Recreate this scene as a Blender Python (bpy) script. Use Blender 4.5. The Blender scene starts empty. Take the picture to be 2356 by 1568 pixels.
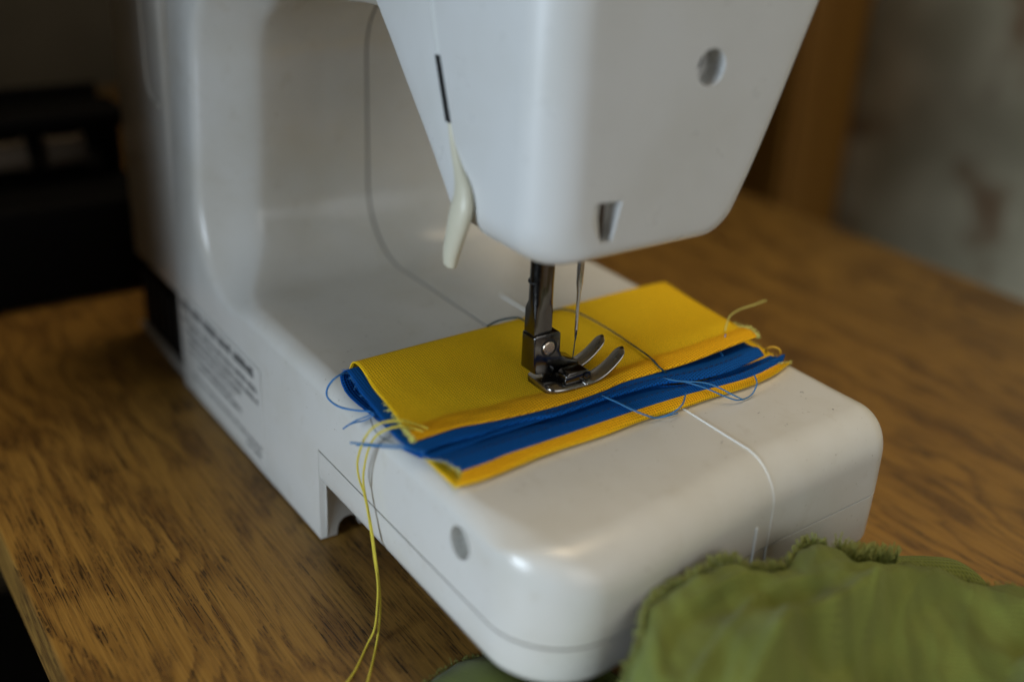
import bpy, bmesh, math, random
from mathutils import Vector, Matrix, noise as mnoise
random.seed(7)
sc = bpy.context.scene
C = sc.collection

# ------------------------------------------------------------------ camera
cam = bpy.data.cameras.new('camera'); camo = bpy.data.objects.new('camera', cam); C.objects.link(camo)
CAMROT = ((0.562303, 0.825766, 0.043880), (0.375247, -0.207517, -0.903397), (-0.736889, 0.524449, -0.426553))      # rows: right, down, forward in world axes
r0, r1, r2 = [Vector(r) for r in CAMROT]
camo.matrix_world = Matrix.Translation(Vector((266.07, -121.90, 208.00)) * .001) @ Matrix((r0, -r1, -r2)).transposed().to_4x4()
cam.sensor_width = 36; cam.lens = 36 * 2600 / 2356
cam.clip_start = .01; cam.clip_end = 50
cam.dof.use_dof = True; cam.dof.focus_distance = .321; cam.dof.aperture_fstop = 3.8; cam.dof.aperture_blades = 0
sc.camera = camo

# ------------------------------------------------------------------ light: one cool window, a dim room
w = bpy.data.worlds.new('World'); sc.world = w; w.use_nodes = True
bg = w.node_tree.nodes['Background']; bg.inputs[0].default_value = (.88, .87, .82, 1); bg.inputs[1].default_value = .018
def area(name, loc, target, sx, sy, energy, col, spread=180):
    l = bpy.data.lights.new(name, 'AREA'); l.shape = 'RECTANGLE'; l.size = sx; l.size_y = sy
    l.energy = energy; l.color = col; l.spread = math.radians(spread)
    o = bpy.data.objects.new(name, l); C.objects.link(o); o.location = loc
    o.rotation_euler = (Vector(target) - Vector(loc)).to_track_quat('-Z', 'Y').to_euler()
    return o
area('window_light', (.30, -1.05, .22), (.24, .05, .05), .55, 1.5, 3.5, (.74, .87, 1.0), 44)
area('room_light', (.12, .56, 1.05), (.15, .24, .05), 1.0, 1.0, 1.65, (1.0, .80, .53), 48)
area('fill_light', (1.30, .22, .50), (0, .08, .08), 1.2, 1.0, 1.25, (.98, .97, .94), 75)  # added fill from behind the camera for throat and column, no source seen
sc.view_settings.view_transform = 'Standard'; sc.view_settings.look = 'None'
sc.view_settings.exposure = -.1; sc.view_settings.gamma = 1
sc.cycles.use_denoising = True
sc.cycles.max_bounces = 8

# ------------------------------------------------------------------ helpers (all lengths in millimetres)
S = .001
class N:
    def __init__(s, name):
        s.m = bpy.data.materials.new(name); s.m.use_nodes = True
        s.t = s.m.node_tree; s.b = s.t.nodes['Principled BSDF']
    def n(s, typ, **kw):
        x = s.t.nodes.new(typ)
        for k, v in kw.items(): setattr(x, k, v)
        return x
    def l(s, a, b): s.t.links.new(a, b)
    def math(s, op, a, b=None, c=None):
        x = s.n('ShaderNodeMath', operation=op)
        for i, v in enumerate((a, b, c)):
            if v is None: continue
            if isinstance(v, (int, float)): x.inputs[i].default_value = v
            else: s.l(v, x.inputs[i])
        return x.outputs[0]
    def coords(s, scale, kind='Object', rot=(0, 0, 0)):
        tc = s.n('ShaderNodeTexCoord'); mp = s.n('ShaderNodeMapping')
        mp.inputs['Scale'].default_value = scale; mp.inputs['Rotation'].default_value = rot
        s.l(tc.outputs[kind], mp.inputs[0]); return mp.outputs[0]
    def noise(s, vec, scale=1, detail=2, rough=.5, dist=0):
        x = s.n('ShaderNodeTexNoise'); x.inputs['Scale'].default_value = scale
        x.inputs['Detail'].default_value = detail; x.inputs['Roughness'].default_value = rough
        x.inputs['Distortion'].default_value = dist
        s.l(vec, x.inputs['Vector']); return x.outputs[0]
    def ramp(s, fac, stops):
        x = s.n('ShaderNodeValToRGB'); e = x.color_ramp.elements
        while len(e) < len(stops): e.new(.5)
        for el, (p, c) in zip(e, stops):
            el.position = p; el.color = (*c, 1) if len(c) == 3 else c
        s.l(fac, x.inputs[0]); return x.outputs[0]
    def mix(s, f, a, b):
        x = s.n('ShaderNodeMix', data_type='RGBA')
        for i, v in ((0, f), (6, a), (7, b)):
            if isinstance(v, (int, float)): x.inputs[i].default_value = v
            elif isinstance(v, tuple): x.inputs[i].default_value = (*v, 1)
            else: s.l(v, x.inputs[i])
        return x.outputs[2]
    def bump(s, h, strength, dist):
        x = s.n('ShaderNodeBump'); x.inputs['Strength'].default_value = strength
        x.inputs['Distance'].default_value = dist; s.l(h, x.inputs['Height'])
        s.l(x.outputs[0], s.b.inputs['Normal'])
    def set(s, col=None, rough=None, metal=None, spec=None, sheen=None):
        if col is not None:
            if isinstance(col, tuple): s.b.inputs['Base Color'].default_value = (*col, 1)
            else: s.l(col, s.b.inputs['Base Color'])
        if rough is not None:
            if isinstance(rough, (int, float)): s.b.inputs['Roughness'].default_value = rough
            else: s.l(rough, s.b.inputs['Roughness'])
        if metal is not None: s.b.inputs['Metallic'].default_value = metal
        if spec is not None: s.b.inputs['Specular IOR Level'].default_value = spec
        if sheen is not None:
            s.b.inputs['Sheen Weight'].default_value = sheen; s.b.inputs['Sheen Roughness'].default_value = .5
        return s.m

def plastic(name, col, dirt, rough=.17, specks=True):
    m = N(name); v = m.coords((1000, 1000, 1000))
    a = m.noise(v, .035, 3, .55)
    c = m.mix(m.ramp(a, [(.42, (0, 0, 0)), (.75, (1, 1, 1))]), col, dirt)
    if specks:
        b = m.noise(v, .9, 2, .6)
        c = m.mix(m.math('MULTIPLY', m.ramp(b, [(.70, (0, 0, 0)), (.76, (1, 1, 1))]), .6), c, (.20, .15, .09))
        sm = m.noise(v, .11, 3, .6)
        c = m.mix(m.math('MULTIPLY', m.ramp(sm, [(.60, (0, 0, 0)), (.72, (1, 1, 1))]), .16), c, (.42, .36, .26))
    f = m.noise(v, .12, 4, .65)
    m.set(c, m.math('MULTIPLY_ADD', f, .30, rough - .13))
    m.bump(m.noise(v, 2.2, 2), .03, .0002)
    return m.m
M = {}
M['plastic'] = plastic('ivory_plastic', (.65, .64, .60), (.60, .58, .52))
M['plastic_cover'] = plastic('ivory_cover_plastic', (.64, .645, .63), (.60, .60, .57), .30, False)
M['core_glint'] = N('white_core_glint').set((.70, .71, .68), .35)  # white of the seam core and of the painted edge highlights
M['cream'] = N('cream_plastic').set((.60, .57, .44), .38)
M['rear'] = N('dark_olive_plastic').set((.105, .092, .058), .38)
M['rearline'] = N('olive_bead').set((.19, .17, .12), .4)
M['black'] = N('black_plastic').set((.0025, .0025, .0026), .7, 0, .06)
M['softblack'] = N('matt_black').set((.006, .006, .006), .7)
M['rubber'] = N('dark_rubber').set((.02, .02, .022), .7)
M['groove'] = N('dirty_groove').set((.075, .055, .032), .8)
M['paper'] = N('label_film').set((.62, .61, .57), .35)
M['ink'] = N('dark_print').set((.02, .022, .028), .55)
M['slot'] = N('dark_brown_slot').set((.05, .028, .012), .5)

def metal(name, col, rough):
    m = N(name); v = m.coords((1000, 1000, 1000))
    m.set(col, m.math('MULTIPLY_ADD', m.noise(v, .8, 3), .22, rough - .1), 1.0)
    m.bump(m.noise(v, 3, 2), .04, .0002); return m.m
M['steel'] = metal('worn_steel', (.36, .345, .32), .22)
M['darksteel'] = metal('dark_steel', (.135, .13, .125), .17)
M['needle'] = metal('needle_steel', (.55, .55, .53), .2)
M['screw'] = metal('screw_steel', (.5, .42, .34), .25)

def weave(name, col, dark, pitch, sheen=0, thread_amt=.8, patch=None, hem=None):
    m = N(name); tc = m.n('ShaderNodeTexCoord'); sp = m.n('ShaderNodeSeparateXYZ'); m.l(tc.outputs['UV'], sp.inputs[0])
    k = 2 * math.pi / pitch
    wob = m.noise(m.coords((.35, .35, 1), 'UV'), 1, 2)
    u = m.math('ADD', sp.outputs[0], m.math('MULTIPLY', wob, .25)); v = m.math('ADD', sp.outputs[1], m.math('MULTIPLY', wob, .3))
    d = m.math('MULTIPLY', m.math('SINE', m.math('MULTIPLY', m.math('ADD', u, v), k * .5)),
               m.math('SINE', m.math('MULTIPLY', m.math('SUBTRACT', u, v), k * .5)))
    h = m.math('MULTIPLY_ADD', d, .5, .5)
    c = m.mix(m.ramp(h, [(.05, (0, 0, 0)), (.5, (1, 1, 1))]), dark, col)
    if hem:
        at_ = m.n('ShaderNodeAttribute', attribute_name='hem')
        hn = m.noise(m.coords((.12, .05, 1), 'UV'), 1, 3)
        hm = m.ramp(m.math('ADD', at_.outputs['Fac'], m.math('MULTIPLY_ADD', hn, .5, -.25)), [(.35, (0, 0, 0)), (.75, (1, 1, 1))])
        c = m.mix(hm, c, m.mix(m.ramp(h, [(.08, (0, 0, 0)), (.6, (1, 1, 1))]), hem[1], hem[0]))
    if patch:
        pn = m.noise(m.coords((.06, .03, 1), 'UV'), 1, 2)
        c = m.mix(m.ramp(pn, [(.4, (0, 0, 0)), (.65, (1, 1, 1))]), c, patch)
    f = m.noise(m.coords((1.5, 1.5, 1), 'UV'), 1, 3)
    hs = m.n('ShaderNodeHueSaturation'); m.l(c, hs.inputs['Color']); m.l(m.math('MULTIPLY_ADD', f, .5, .75), hs.inputs['Value'])
    m.set(hs.outputs[0], .8, 0, .12, sheen)
    m.bump(h, thread_amt, .00022); return m.m
M['yellow'] = weave('yellow_twill', (.95, .59, .013), (.36, .195, .003), .86, hem=((.95, .48, .009), (.48, .20, .003)))
M['blue'] = weave('royal_blue_twill', (.0015, .088, .35), (.0006, .016, .075), .86)
M['green'] = weave('olive_green_cotton', (.18, .215, .045), (.085, .105, .02), 1.1, .1, .8, (.11, .13, .027))
M['thread_yellow'] = N('yellow_thread').set((.70, .58, .06), .6)
M['thread_pale'] = N('pale_yellow_thread').set((.66, .62, .16), .6)
M['thread_blue'] = N('blue_thread').set((.02, .17, .45), .6)
M['thread_paleblue'] = N('pale_blue_thread').set((.03, .17, .38), .6)
M['thread_teal'] = N('dark_teal_thread').set((.006, .032, .036), .8)
M['thread_orange'] = N('orange_thread').set((.65, .35, .02), .6)
M['thread_green'] = N('olive_thread').set((.20, .22, .05), .7)
M['thread_navy'] = N('navy_thread').set((.004, .014, .06), .7)

def wood():
    m = N('oak_laminate')
    va = m.coords((1000, 1000, 1000))
    def sn(sx, sy, det=2, rough=.5, dist=0, off=0):
        mp = m.n('ShaderNodeMapping'); mp.inputs['Scale'].default_value = (sx, sy, sy); mp.inputs['Location'].default_value = (off, off * 1.7, 0)
        m.l(va, mp.inputs[0]); return m.noise(mp.outputs[0], 1, det, rough, dist)
    sp = m.n('ShaderNodeSeparateXYZ'); m.l(va, sp.inputs[0])
    # cathedral figure: growth bands bent into long arches along the grain
    warp = sn(.009, .022, 2, .5, .3, 3)
    ph = m.math('ADD', m.math('MULTIPLY', sp.outputs[1], .26), m.math('MULTIPLY', warp, 30.0))
    ph = m.math('ADD', ph, m.math('MULTIPLY', sn(.05, .5, 3, .6, 0, 1), 3.2))
    saw = m.math('FRACT', m.math('MULTIPLY', ph, .33))
    late = m.ramp(saw, [(0, (1, 1, 1)), (.10, (.75, .75, .75)), (.42, (0, 0, 0)), (.86, (0, 0, 0)), (1, (1, 1, 1))])
    patch = sn(.016, .05, 2, .5, .5, 9)
    streak = sn(.012, .85, 4, .7, 0, 2)
    fine = sn(.02, 2.2, 3, .65, 0, 5)
    c = m.ramp(fine, [(.3, (.285, .148, .028)), (.55, (.36, .195, .042)), (.75, (.42, .24, .057))])
    c = m.mix(m.math('MULTIPLY', m.ramp(streak, [(.46, (0, 0, 0)), (.66, (1, 1, 1))]), .5), c, (.15, .065, .014))
    lm = m.math('MULTIPLY', late, m.ramp(patch, [(.34, (.15, .15, .15)), (.58, (1, 1, 1))]))
    blot = m.ramp(m.math('ADD', m.math('MULTIPLY', sn(.022, .085, 2, .5, .4, 12), .8), m.math('MULTIPLY', sn(.03, 1.1, 2, .5, 0, 13), .28)), [(.545, (0, 0, 0)), (.66, (1, 1, 1))])
    lm = m.math('MAXIMUM', lm, m.math('MULTIPLY', blot, .9))
    c = m.mix(m.math('MULTIPLY', lm, .66), c, (.115, .05, .013))
    # pores: dark dashes strung out along the grain, crowded in the early wood
    p1 = m.ramp(sn(.06, 2.3, 1, .4, 0, 4), [(.575, (0, 0, 0)), (.62, (1, 1, 1))])
    p2 = m.ramp(sn(.10, 3.1, 1, .4, 0, 8), [(.575, (0, 0, 0)), (.63, (1, 1, 1))])
    brk = m.ramp(sn(.45, .9, 1, .4, 0, 6), [(.36, (0, 0, 0)), (.44, (1, 1, 1))])
    pm = m.math('MULTIPLY', m.math('MAXIMUM', p1, m.math('MULTIPLY', p2, .8)), brk)
    pk = m.math('MULTIPLY', pm, m.math('ADD', m.math('MULTIPLY', lm, .95), m.ramp(streak, [(.44, (.05, .05, .05)), (.60, (.55, .55, .55))])))
    c = m.mix(m.math('MINIMUM', pk, .93), c, (.017, .010, .005))
    m.set(c, m.math('MULTIPLY_ADD', fine, .2, .30), 0, .4)
    m.bump(m.math('SUBTRACT', 1.0, pk), .3, .0002)
    return m.m
M['wood'] = wood()
def brownwood():
    m = N('dark_brown_wood'); v = m.coords((20, 20, 3))
    c = m.ramp(m.noise(v, 1, 4), [(.3, (.30, .125, .015)), (.7, (.40, .18, .026))]); m.set(c, .5); return m.m
M['brownwood'] = brownwood()
def wallpaper():
    m = N('floral_wallpaper'); v = m.coords((1000, 1000, 1000))
    a = m.noise(v, .011, 2, .5); b = m.noise(v, .017, 2, .5)
    c = m.mix(m.ramp(a, [(.35, (0, 0, 0)), (.65, (1, 1, 1))]), (.42, .37, .235), (.74, .66, .46))
    c = m.mix(m.ramp(b, [(.57, (0, 0, 0)), (.68, (1, 1, 1))]), c, (.33, .21, .115))
    m.set(c, .9); return m.m
M['wallpaper'] = wallpaper()
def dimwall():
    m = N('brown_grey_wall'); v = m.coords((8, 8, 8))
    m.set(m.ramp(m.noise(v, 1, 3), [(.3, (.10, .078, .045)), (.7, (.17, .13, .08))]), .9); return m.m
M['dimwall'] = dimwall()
M['beige'] = N('beige_spool').set((.13, .10, .07), .7)

def finish(o, parent=None):
    C.objects.link(o)
    if parent is not None:
        o.parent = parent
        if parent.type == 'EMPTY': o.matrix_parent_inverse = Matrix.Translation(-Vector(parent.location))
    return o
def mesh(name, verts, faces, mat, parent=None, smooth=True, uv=None, autosmooth=None):
    me = bpy.data.meshes.new(name)
    me.from_pydata([(x * S, y * S, z * S) for x, y, z in verts], [], faces); me.validate(); me.update()
    if uv:
        lay = me.uv_layers.new(name='UVMap')
        for lp in me.loops: lay.data[lp.index].uv = uv[lp.vertex_index]
    me.materials.append(M[mat])
    bm = bmesh.new(); bm.from_mesh(me); bmesh.ops.recalc_face_normals(bm, faces=bm.faces)
    for f in bm.faces: f.smooth = smooth
    if autosmooth:
        a = math.radians(autosmooth)
        for e in bm.edges:
            if len(e.link_faces) == 2 and e.calc_face_angle(0) > a: e.smooth = False
    bm.to_mesh(me); bm.free()
    return finish(bpy.data.objects.new(name, me), parent)
def empty(name, loc, label=None, cat=None, group=None):
    o = bpy.data.objects.new(name, None); C.objects.link(o); o.location = Vector(loc) * S
    o.empty_display_size = .01
    tag(o, label, cat, group); return o
def tag(o, label=None, cat=None, group=None, kind=None):
    for k, v in (('label', label), ('category', cat), ('group', group), ('kind', kind)):
        if v: o[k] = v
    return o
def grid_faces(nu, nv, closed_v=False):
    f = []
    for i in range(nu - 1):
        for j in range(nv if closed_v else nv - 1):
            k = (j + 1) % nv
            f.append((i * nv + j, i * nv + k, (i + 1) * nv + k, (i + 1) * nv + j))
    return f
def rbox(name, x0, x1, y0, y1, z0, z1, mat, parent=None, r=1.0, seg=3):
    me = bpy.data.meshes.new(name); bm = bmesh.new()
    bmesh.ops.create_cube(bm, size=1)
    for v in bm.verts:
        v.co = ((x0 + x1) / 2 + v.co.x * (x1 - x0), (y0 + y1) / 2 + v.co.y * (y1 - y0), (z0 + z1) / 2 + v.co.z * (z1 - z0))
    if r: bmesh.ops.bevel(bm, geom=bm.edges[:] + bm.verts[:], offset=r, segments=seg, profile=.5, affect='EDGES')
    for v in bm.verts: v.co *= S
    for f in bm.faces: f.smooth = True
    for e in bm.edges:
        if len(e.link_faces) == 2 and e.calc_face_angle(0) > .6: e.smooth = False
    bm.to_mesh(me); bm.free(); me.materials.append(M[mat])
    return finish(bpy.data.objects.new(name, me), parent)
def catmull(pts, n):
    P = [Vector(p) for p in pts]; P = [2 * P[0] - P[1]] + P + [2 * P[-1] - P[-2]]
    segs = len(P) - 3; out = []
    for i in range(n):
        t = i / (n - 1) * segs; k = min(int(t), segs - 1); t -= k
        a, b, c, d = P[k:k + 4]
        out.append(.5 * ((2 * b) + (c - a) * t + (2 * a - 5 * b + 4 * c - d) * t * t + (3 * b - a - 3 * c + d) * t ** 3))
    return out
def tube_data(path, rad, ns=8, cap=True):
    verts, faces = [], []
    T = [(path[min(i + 1, len(path) - 1)] - path[max(i - 1, 0)]).normalized() for i in range(len(path))]
    up = Vector((0, 0, 1)) if abs(T[0].z) < .9 else Vector((1, 0, 0))
    nrm = T[0].cross(up).normalized()
    for i, p in enumerate(path):
        nrm = (nrm - T[i] * nrm.dot(T[i])).normalized(); b = T[i].cross(nrm)
        r = rad(i / (len(path) - 1)) if callable(rad) else rad
        for k in range(ns):
            a = 2 * math.pi * k / ns; verts.append(p + r * (math.cos(a) * nrm + math.sin(a) * b))
    faces = grid_faces(len(path), ns, True)
    if cap:
        faces.append(tuple(range(ns))[::-1]); faces.append(tuple(range((len(path) - 1) * ns, len(path) * ns)))
    return verts, faces
def tube(name, pts, rad, mat, parent=None, n=60, ns=8, smoothpath=True):
    path = catmull(pts, n) if smoothpath else [Vector(p) for p in pts]
    v, f = tube_data(path, rad, ns); return mesh(name, v, f, mat, parent)
def twisted(name, pts, rad, mat, parent=None, n=400, pitch=1.3):
    """two plies laid round each other along the path"""
    path = catmull(pts, n); verts, faces = [], []
    L = [0]
    for a, b in zip(path, path[1:]): L.append(L[-1] + (b - a).length)
    T = [(path[min(i + 1, n - 1)] - path[max(i - 1, 0)]).normalized() for i in range(n)]
    for ply in (0, 1):
        nrm = T[0].cross(Vector((1, 0, 0))).normalized(); pp = []
        for i, p in enumerate(path):
            nrm = (nrm - T[i] * nrm.dot(T[i])).normalized(); b = T[i].cross(nrm)
            a = 2 * math.pi * L[i] / pitch + ply * math.pi
            pp.append(p + rad * .55 * (math.cos(a) * nrm + math.sin(a) * b))
        v, f = tube_data(pp, rad * .6, 6); o = len(verts)
        verts += v; faces += [tuple(q + o for q in k) for k in f]
    return mesh(name, verts, faces, mat, parent)
def merged(name, items, mat, parent=None, kind=None):
    verts, faces = [], []
    for v, f in items:
        o = len(verts); verts += list(v); faces += [tuple(q + o for q in k) for k in f]
    o = mesh(name, verts, faces, mat, parent)
    if kind: o['kind'] = kind
    return o
def boolean(o, cutters):
    """cut real recesses into a shell"""
    for c in cutters:
        md = o.modifiers.new('cut', 'BOOLEAN'); md.object = c; md.operation = 'DIFFERENCE'; md.solver = 'EXACT'
    dg = bpy.context.evaluated_depsgraph_get(); dg.update()
    me = bpy.data.meshes.new_from_object(o.evaluated_get(dg))
    o.modifiers.clear(); old = o.data; o.data = me; bpy.data.meshes.remove(old)
    for c in cutters:
        d = c.data; bpy.data.objects.remove(c); bpy.data.meshes.remove(d)
    bm = bmesh.new(); bm.from_mesh(me)
    for e in bm.edges:
        if len(e.link_faces) == 2 and e.calc_face_angle(0) > .7: e.smooth = False
    bm.to_mesh(me); bm.free()
def cyl_data(c, axis, r, h, n=32):
    c = Vector(c); a = Vector(axis).normalized(); u = a.orthogonal().normalized(); w_ = a.cross(u); V = []
    for s in (0, h):
        for k in range(n):
            t = 2 * math.pi * k / n; V.append(c + a * s + r * (math.cos(t) * u + math.sin(t) * w_))
    F = [(k, (k + 1) % n, n + (k + 1) % n, n + k) for k in range(n)] + [tuple(range(n))[::-1], tuple(range(n, 2 * n))]
    return V, F
def prism_data(poly, axis, a, b):
    """poly of 2-tuples in the plane across axis ('x': (y,z), 'y': (x,z), 'z': (x,y))"""
    f = {'x': lambda p, t: (t, p[0], p[1]), 'y': lambda p, t: (p[0], t, p[1]), 'z': lambda p, t: (p[0], p[1], t)}[axis]
    n = len(poly); V = [f(p, a) for p in poly] + [f(p, b) for p in poly]
    F = [(k, (k + 1) % n, n + (k + 1) % n, n + k) for k in range(n)] + [tuple(range(n))[::-1], tuple(range(n, 2 * n))]
    return V, F
def sstep(a, b, x):
    t = max(0, min(1, (x - a) / (b - a))); return t * t * (3 - 2 * t)
def lerp(a, b, t): return a + (b - a) * t

# ================================================================== the setting
def table():
    # board with a rounded long edge on the left; grain runs along x
    prof = [(-78, -24)]
    for k in range(7):
        a = math.pi / 2 * k / 6; prof.append((-79 - 3.2 * math.sin(a) , -24 + 3 * (1 - math.cos(a))))
    prof.append((-82.2, -6))
    for k in range(7):
        a = math.pi / 2 * k / 6; prof.append((-81 - 1.2 * math.cos(a), -1.2 + 1.2 * math.sin(a)))
    prof.append((300, 0))
    for k in range(7):
        a = math.pi / 2 * k / 6; prof.append((380 + 4 * math.sin(a), -4 + 4 * math.cos(a)))
    prof.append((384, -24))
    v, f = prism_data(prof, 'x', -620, 420)
    o = mesh('table', v, f, 'wood', None, True, None, 35)
    tag(o, 'brown oak laminate table top with dark grain under the sewing machine', 'table')
table()
def plane(name, pts, mat, kind='structure'):
    o = mesh(name, pts, [(0, 1, 2, 3)], mat, None, False); tag(o, kind=kind); return o
plane('floor', [(-1500, -1500, -720), (1500, -1500, -720), (1500, 1500, -720), (-1500, 1500, -720)], 'softblack')
plane('wall_front', [(-1100, 640, -720), (900, 640, -720), (900, 640, 1600), (-1100, 640, 1600)], 'wallpaper')
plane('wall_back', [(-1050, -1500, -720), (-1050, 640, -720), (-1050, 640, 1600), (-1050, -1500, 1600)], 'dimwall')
tag(mesh('shade_wall', *prism_data([(-1050, -190), (-80, -190), (-80, -176), (-1050, -176)], 'z', -719, 1600), 'dimwall', None, False), kind='structure')  # added out of view to keep window light off the machine's rear-left
cab = empty('wooden_cabinet', (-420, 520, -720), 'dark brown wooden cabinet upright behind the far edge of the table', 'cabinet')
rbox('side_panel', -820, -334, 560, 636, -716, 900, 'brownwood', cab, 2)
rbox('edge_strip', -334.5, -330, 566, 634, -716, 900, 'brownwood', cab, 1)

# black two-tier box on the table behind the machine
bx = empty('black_storage_box', (-310, -70, 0), 'black two-tier storage box standing on the table behind the machine', 'box')
rbox('lower_tray', -300, -221, -190, 26, .2, 46, 'black', bx, 4)
rbox('back_panel', -300, -294, -110, 24, 45, 79, 'black', bx, 1)
rbox('upper_tray', -272, -246, -110, 24, 69, 79, 'black', bx, 4)
for yy in (-106, 14): rbox('post', -264, -254, yy, yy + 8, 45, 70, 'black', bx, 1)
for i, (yy, ll) in enumerate(((-40, 22), (-6, 14))):
    sp = empty('thread_spool', (-275, yy, 46), ('long beige thread spool on the lower tray of the black box',
               'short beige thread spool on the tray, nearer the sewing machine')[i], 'spool')
    v, f = cyl_data((-275, yy, 53.5), (0, 1, 0), 6.5, ll, 24); mesh('core', v, f, 'beige', sp, True, None, 40)
    for q in (yy - 1.6, yy + ll):
        v, f = cyl_data((-275, q, 53.5), (0, 1, 0), 7.4, 1.5, 24); mesh('flange', v, f, 'beige', sp, True, None, 40)

# ================================================================== sewing machine
mach = empty('sewing_machine', (-30, 65, 0), 'glossy ivory sewing machine with needle and foot over the fabric', 'sewing machine')
Y1 = 133.0
def xend(y):                                   # bowed free-arm end
    return (0 if y < 30 else -.15 * (y - 30) if y < 80 else -7.5 - .045 * (y - 80))
def ywall(z): return max(0, z - 36) * .045
CH = catmull([(0, -13, 0), (.6, -10.5, 0), (2.2, -8.6, 0), (5, -6.8, 0), (9, -4.3, 0), (13, -1.9, 0), (16, -.3, 0), (18.3, .55, 0), (20.5, .85, 0), (25, .75, 0), (33, .35, 0), (42, 0, 0)], 34)
NR = len(CH)
path = []                                      # (x, z, nx, nz, seg)
for x in (14, -4, -20, -36, -52): path.append((x, 154 - (x + 65) * -.02, 0, -1, 'arm'))
for k in range(17):
    a = math.radians(90 + 90 * k / 16); path.append((-65 + 24 * math.cos(a), 128 + 24 * math.sin(a), -math.cos(a), -math.sin(a), 'top'))
for z in (120, 110, 100, 91): path.append((-89, z, 1, 0, 'col'))
for k in range(25):
    a = math.radians(180 + 90 * k / 24); path.append((-64 + 25 * math.cos(a), 82 + 25 * math.sin(a), -math.cos(a), -math.sin(a), 'fil'))
for x in (-56, -46, -36, -26, -16, -8, -2.02, -1.98, 6, 16, 26, 36, 44, 52, 60, 66, 72, 76, 80, 84, 88, 92, 95, 98): path.append((x, 57, 0, 1, 'bed'))
for k in range(1, 19):
    a = math.radians(90 * k / 18); path.append((98 + 12 * math.sin(a), 45 + 12 * math.cos(a), math.sin(a), math.cos(a), 'cor'))
for z in (43, 40, 37, 35, 33.2): path.append((110, z, 1, 0, 'end'))
verts = []; NV = None
FL = [0, .25, .5, .75, .95, .99]
corner_ray = None
for (x, z, nx, nz, seg) in path:
    # how much of the wide column chamfer this section has
    yo = 0
    if seg == 'arm': cw = .25; yo = lerp(24, 10, sstep(-30, -65, x) if 0 else sstep(0, 1, (-30 - x) / 35))
    elif seg == 'top': cw = lerp(.25, 1, sstep(0, .7, (nx) / 1.0)); yo = 10 * (1 - sstep(0, .8, nx))
    elif seg == 'col': cw = 1.0
    elif seg == 'fil':
        cw = 1 - sstep(0, 1, math.degrees(math.atan2(-(x + 64) * -1 if 0 else (x + 89), 25)) / 45 * .75)
    elif seg == 'bed': cw = .0 + .25 * (1 - sstep(-64, -30, x)) * 0
    else: cw = 0
    e = 0
    if seg == 'bed': e = sstep(74, 98, x) * .45
    elif seg == 'cor': e = .45 + .55 * sstep(0, 1, math.atan2(nx, nz) / (math.pi / 2))
    elif seg == 'end': e = 1
    def rim(front):
        out = []
        Yc, D = lerp(6, 8 if front else 20, e), 5
        for j in range(NR):
            a = j / (NR - 1); cy = Yc * (1 - math.cos(a * math.pi / 2)); cd = (1 - math.sin(a * math.pi / 2))
            if e > 0:
                Dx = x - ((lerp(74, 88.6, 1 - (1 - (x - 74) / 24) ** 1.64) if seg == 'bed' else lerp(88.6, 90, (e - .45) / .55)) if seg != 'end' else 90); Dz = lerp(5, 0, e) + 5 * e * (1 - e)
                Dx = (12 if seg == 'bed' else lerp(3.6, 8, (e - .45) / .55)) * 0 + lerp(0, 8, e) if front else Dx
                p = (x - Dx * cd, z - Dz * cd)
            else:
                dd = -D * cd; yy = cy
                if not front:
                    dd = lerp(dd, CH[j].y, cw); cy = lerp(cy, CH[j].x, cw)
                p = (x + nx * dd, z + nz * dd)
            yb = ywall(p[1])
            out.append((p[0], (Y1 - yb * .3 - cy) if front else yb + yo + cy, p[1]))
        return out
    def wall_end(px, pz):
        if seg in ('bed', 'cor'):
            return (px, .9 if x < -2 else 33.2)
        if seg == 'end': return (px, pz - .01)
        t = 1e9
        if nx > 1e-6: t = min(t, (px + 122) / nx)
        if nz > 1e-6: t = min(t, (pz - .9) / nz)
        if nz < -1e-6: t = min(t, (205 - pz) / -nz)
        return (px - nx * t, pz - nz * t)
    def wallpts(front, p0):
        ex, ez = wall_end(p0[0], p0[2]); out = []
        for t in (1, .75, .5, .25, .1):
            zz = lerp(p0[2], ez, t); xx = lerp(p0[0], ex, t)
            out.append((xx, Y1 - ywall(zz) * .3 if front else ywall(zz) + yo, zz))
        return out
    bk = rim(False); fr = rim(True)
    sec = wallpts(False, bk[0]) + bk
    y0 = bk[-1][1]; y9 = fr[-1][1]
    g = 1 if (seg in ('arm', 'top', 'col', 'fil') or (seg == 'bed' and x < -6)) else 0
    mid = [(lerp(y0, 62.4, t), 0) for t in (.1, .3, .55, .8, .95, .99)]
    mid += [(62.55, 0), (62.62, -1.1 * g), (63.38, -1.1 * g), (63.45, 0)]
    mid += [(lerp(63.5, y9, t), 0) for t in (.01, .05, .2, .4, .6, .8, .93)]
    for (y, d) in mid: sec.append((x + nx * d, y, z + nz * d))
    fr2 = fr[::-1]; sec += fr2 + wallpts(True, fr[0])[::-1]
    sec = [(px + xend(py) * sstep(40, 98, px), py, pz) for px, py, pz in sec]
    NV = len(sec); verts += sec
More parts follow.
